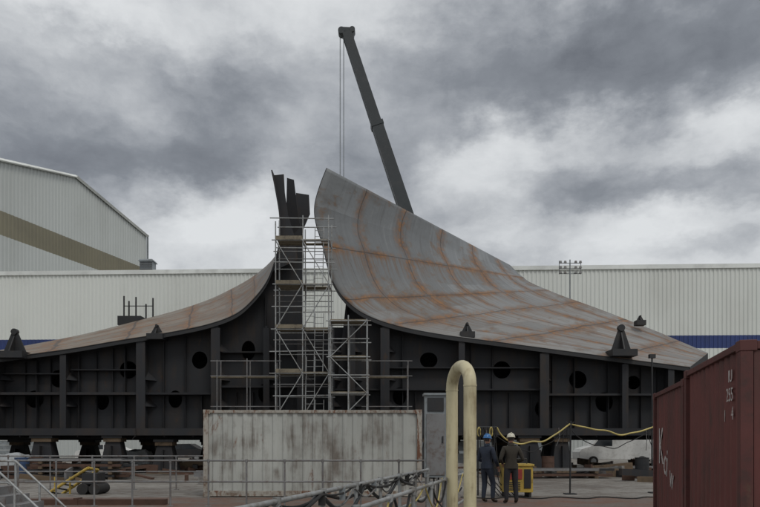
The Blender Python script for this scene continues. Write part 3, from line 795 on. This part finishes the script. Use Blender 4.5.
def person(loc,rot,elb,wri,leg,jacket,trous,hat,scale=1.0,headturn=0.0):
    """faces local +Y; elb/wri: joint positions for (left,right) arms"""
    root=empty('worker',Matrix.Translation(loc)@Matrix.Rotation(rot,4,'Z')@Matrix.Scale(scale,4))
    V=[(0,0,.97),(0,-.005,1.10),(0,-.01,1.25),(0,-.01,1.38),(0,0,1.47),(0,.01,1.56)]
    R=[(.155,.115),(.145,.11),(.165,.12),(.165,.115),(.085,.075),(.055,.058)]
    E=[(0,1),(1,2),(2,3),(3,4),(4,5)]
    for s_,(kn,an,toe) in zip((-1,1),leg):
        b0=len(V); V+=[(s_*.095,0,.88),kn,tuple((Vector(kn)*.55+Vector(an)*.45)),an,(an[0],an[1]+.03,.055),toe]
        R+=[(.10,.105),(.072,.075),(.066,.07),(.052,.055),(.045,.045),(.038,.03)]
        E+=[(0,b0)]+[(b0+i,b0+i+1) for i in range(5)]
    hands=[]
    for s_,el,wr in zip((-1,1),elb,wri):
        b0=len(V); el=Vector(el); wr=Vector(wr); dh=(wr-el).normalized()
        V+=[(s_*.185,-.005,1.41),tuple(Vector((s_*.21,-.01,1.36)).lerp(el,.45)),tuple(el),tuple(el.lerp(wr,.5)),tuple(wr)]
        R+=[(.072,.075),(.062,.062),(.052,.052),(.046,.046),(.034,.034)]
        E+=[(3,b0)]+[(b0+i,b0+i+1) for i in range(4)]
        hands.append((wr,dh,s_))
    def mf(c):
        if c.z<.13: return 2
        return 1 if c.z<.90 else 0
    skin_mesh('body',V,E,R,root,mf,[jacket,trous,M_boot])
    mb=MB()
    ring=[(.185*math.cos(2*math.pi*i/20),.14*math.sin(2*math.pi*i/20)) for i in range(20)]
    vs=[(x,y,.90) for x,y in ring]+[(x*.98,y*.98,1.02) for x,y in ring]
    mb.add(vs,[(i,(i+1)%20,20+(i+1)%20,20+i) for i in range(20)],jacket,True)
    ring=[(.078*math.cos(2*math.pi*i/16),.07*math.sin(2*math.pi*i/16)) for i in range(16)]
    vs=[(x*1.15,y*1.15,1.49) for x,y in ring]+[(x,y+.005,1.55) for x,y in ring]
    mb.add(vs,[(i,(i+1)%16,16+(i+1)%16,16+i) for i in range(16)],jacket,True)
    mb.finish('jacket_hem',root)
    for wr,dh,s_ in hands:
        side=dh.cross(Vector((0,0,1))); 
        if side.length<.2: side=Vector((0,1,0))
        side.normalize(); nrm=side.cross(dh).normalized()
        V=[tuple(wr-dh*.02),tuple(wr+dh*.04),tuple(wr+dh*.085)]; R=[(.028,.026),(.036,.022),(.038,.02)]; E=[(0,1),(1,2)]
        skin_mesh('palm',V,E,R,root,lambda c:0,[M_skin],1)
        for k,(off,ln) in enumerate(((-.03,.065),(-.01,.075),(.01,.07),(.029,.055))):
            b0=wr+dh*.08+side*off; p1=b0+dh*ln*.5-nrm*.008; p2=p1+dh*ln*.35-nrm*.022; p3=p2+dh*ln*.15-nrm*.022
            skin_mesh('finger',[tuple(b0),tuple(p1),tuple(p2),tuple(p3)],[(0,1),(1,2),(2,3)],[.0095,.0095,.0085,.007],root,lambda c:0,[M_skin],1)
        b0=wr+dh*.03-side*.028; p1=b0-side*.028+dh*.03; p2=p1+dh*.03-nrm*.012
        skin_mesh('thumb',[tuple(b0),tuple(p1),tuple(p2)],[(0,1),(1,2)],[.013,.011,.009],root,lambda c:0,[M_skin],1)
    bm=bmesh.new(); bmesh.ops.create_uvsphere(bm,u_segments=28,v_segments=20,radius=1)
    for v in bm.verts:
        x,y,z=v.co
        w=.076*(1-.18*max(0,-z)); dd=.098*(1-.1*max(0,-z)); 
        fy=dd*y
        if z<-.2 and y>0: fy+= .012*(-z)
        if y>.6:
            fy+= .022*math.exp(-((x/.13)**2+((z+.12)/.2)**2))
            fy-= .008*math.exp(-(((abs(x)-.35)/.15)**2+((z-.05)/.12)**2))
            fy+= .005*math.exp(-((x/.3)**2+((z+.5)/.07)**2))
        v.co=(w*x,fy,.122*z)
    for s_ in (-1,1):
        bmesh.ops.create_uvsphere(bm,u_segments=10,v_segments=8,radius=1,matrix=Matrix.Translation((s_*.077,-.005,-.01))@Matrix.Diagonal((.01,.02,.032,1)))
    me=bpy.data.meshes.new('head'); bm.to_mesh(me); bm.free(); me.materials.append(M_skin); me.materials.append(M_hair)
    for p in me.polygons:
        p.use_smooth=True; c=p.center
        if (c.y<-.015 and c.z>-.06 and abs(c.x)<.078) or c.z>.07: p.material_index=1
    ob=bpy.data.objects.new('head',me); scene.collection.objects.link(ob); ob.parent=root
    ob.location=(0,.02,1.655); ob.rotation_euler=(-.1,0,headturn)
    mb=MB()
    for s_ in (-1,1): mb.tube([(s_*.027,.083,.008),(s_*.027,.092,.008)],.009,M_glass,8)
    mb.add([(-.022,.096,-.062),(.022,.096,-.062),(.02,.1,-.068),(-.02,.1,-.068)],[(0,1,2,3)],M_redp)
    o_=mb.finish('face_features',root); o_.location=(0,.02,1.655); o_.rotation_euler=(-.1,0,headturn)
    mb=MB(); vs=[];fs=[];sg=24;rw=8
    for j in range(rw+1):
        a_=math.pi/2*j/rw
        for i in range(sg):
            t=2*math.pi*i/sg; vs.append((.105*math.cos(a_)**.8*math.cos(t) if j<rw else 0,.13*(math.cos(a_)**.8 if j<rw else 0)*math.sin(t),.115*math.sin(a_)))
    for j in range(rw):
        for i in range(sg): fs.append((j*sg+i,j*sg+(i+1)%sg,(j+1)*sg+(i+1)%sg,(j+1)*sg+i))
    mb.add(vs,fs,hat,True)
    br=[]; 
    for i in range(sg):
        t=2*math.pi*i/sg; ex=1.12+ (.22 if math.sin(t)>.4 else 0); br.append((.105*1.12*math.cos(t),.13*ex*math.sin(t),-.006))
    vs=[(x/1.14,y/1.14,.006) for x,y,z in br]+br
    mb.add(vs,[(i,(i+1)%sg,sg+(i+1)%sg,sg+i) for i in range(sg)],hat,True)
    mb.box((-.012,-.1,.1),(.012,.1,.122),hat)
    o_=mb.finish('hard_hat',root); o_.location=(0,.015,1.695); o_.rotation_euler=(-.1,0,headturn)
    return root
std=lambda w,f:(((-w,.02,.50),(-w-.01,-.02,.10),(-w-.03,.15,.04)),((w,.03+f,.50),(w+.02,-.01+f,.10),(w+.04,.16+f,.04)))
person((2.69,17.6,.004),math.radians(-50),((-.27,-.02,1.12),(.27,.02,1.12)),((-.2,.2,1.08),(.24,.16,.95)),std(.10,.1),M_cloB,M_cloB,M_hatB,.955,.2)
person((3.24,17.3,.004),math.radians(8),((-.30,-.05,1.13),(.30,-.05,1.13)),((-.17,.16,1.02),(.17,.17,1.04)),std(.12,0),M_cloJ,M_cloT,M_hatW,.965,-.15)

# ---------------------------------------------------------------- sky / light
w=bpy.data.worlds.new('World'); scene.world=w; w.use_nodes=True; nt=w.node_tree; nt.nodes.clear(); n=NT(nt)
try:
    w.cycles.sampling_method='MANUAL'; w.cycles.sample_map_resolution=512
except Exception: pass
out=nt.nodes.new('ShaderNodeOutputWorld')
sky=nt.nodes.new('ShaderNodeTexSky'); sky.sky_type='NISHITA'; sky.sun_disc=False
EL,AZ=math.radians(52),math.radians(150)
sky.sun_elevation=EL; sky.sun_rotation=AZ; sky.air_density=1.2; sky.dust_density=2
G=n.coord('Generated'); s=n.sep(G)
Gs=n.scalev(G,(1,1,1.7))
wv=n.scalev(n.vmath('SUBTRACT',n.noise(Gs,5.0,7,.60,0,True),(.5,.5,.5)),(.24,.24,.18))
GW=n.vmath('ADD',G,wv)
Gw2=n.scalev(n.vmath('ADD',G,n.scalev(wv,(.35,.35,.35))),(1,1,1.7))
big=n.noise(Gw2,4.6,9,.60)
big2=n.noise(n.vmath('ADD',Gw2,(.012,0,.045)),4.6,9,.60)
rel=n.math('SUBTRACT',big,big2)
blobs=[(70,115,160,70,.42),(140,165,90,40,.24),(265,110,80,65,.28),(640,35,180,55,.50),(745,75,110,45,.30),(430,115,80,60,.32),(600,168,120,28,.26),(720,180,90,22,.26),(700,250,60,14,.10),(520,20,90,50,.14),(370,170,60,30,.14),
       (495,165,60,35,-.28),(205,200,75,30,-.34),(560,118,80,22,-.20),(340,12,120,28,-.12),(190,25,70,30,-.12),(590,235,150,22,-.20),(45,8,80,18,-.20),(715,130,60,18,-.22)]
acc=n.mapr(big,.28,.72,-.06,.58,False)
for (u,v,ru,rv,a_) in blobs:
    c=Vector(((u-380)/F,1,(443-v)/F)); L_=c.length; c.normalize()
    dv=n.vmath('SUBTRACT',GW,tuple(c)); dv=n.scalev(dv,(F*L_/ru*.8,F*L_/(ru+rv)*.8,F*L_/rv*.8))
    acc=n.math('ADD',acc,n.mapr(n.vmath('LENGTH',dv),1.3,0.15,0,a_))
acc=n.math('SUBTRACT',acc,n.math('MULTIPLY',rel,1.2))
rp=nt.nodes.new('ShaderNodeValToRGB'); nt.links.new(acc,rp.inputs[0])
el=rp.color_ramp.elements
el[0].position=.06; el[0].color=(.74,.76,.775,1); el[1].position=1.0; el[1].color=(.15,.162,.185,1)
for p_,c_ in ((.24,(.62,.64,.66,1)),(.38,(.49,.51,.535,1)),(.54,(.36,.38,.41,1)),(.72,(.24,.258,.287,1))):
    x=el.new(p_); x.color=c_
b1=nt.nodes.new('ShaderNodeBackground'); nt.links.new(sky.outputs[0],b1.inputs[0]); b1.inputs[1].default_value=.08
b2=nt.nodes.new('ShaderNodeBackground'); nt.links.new(rp.outputs[0],b2.inputs[0]); b2.inputs[1].default_value=1.0
mx=nt.nodes.new('ShaderNodeMixShader'); mx.inputs[0].default_value=.95
nt.links.new(b1.outputs[0],mx.inputs[1]); nt.links.new(b2.outputs[0],mx.inputs[2]); nt.links.new(mx.outputs[0],out.inputs[0])
sl=bpy.data.lights.new('sun','SUN'); sl.energy=1.0; sl.angle=math.radians(20); sl.color=(1,.97,.92)
so=bpy.data.objects.new('sun',sl); scene.collection.objects.link(so)
sd=Vector((math.sin(AZ)*math.cos(EL),math.cos(AZ)*math.cos(EL),math.sin(EL)))
so.rotation_euler=(-sd).to_track_quat('-Z','Y').to_euler()

cam=bpy.data.cameras.new('camera'); co=bpy.data.objects.new('camera',cam); scene.collection.objects.link(co)
cam.sensor_width=36; cam.lens=F/760*36; cam.shift_y=189.5/760; cam.clip_end=4000; cam.clip_start=.1
co.location=(0,0,1.5); co.rotation_euler=(math.radians(90),0,0)
scene.camera=co
scene.view_settings.view_transform='Standard'; scene.view_settings.look='None'; scene.view_settings.exposure=0
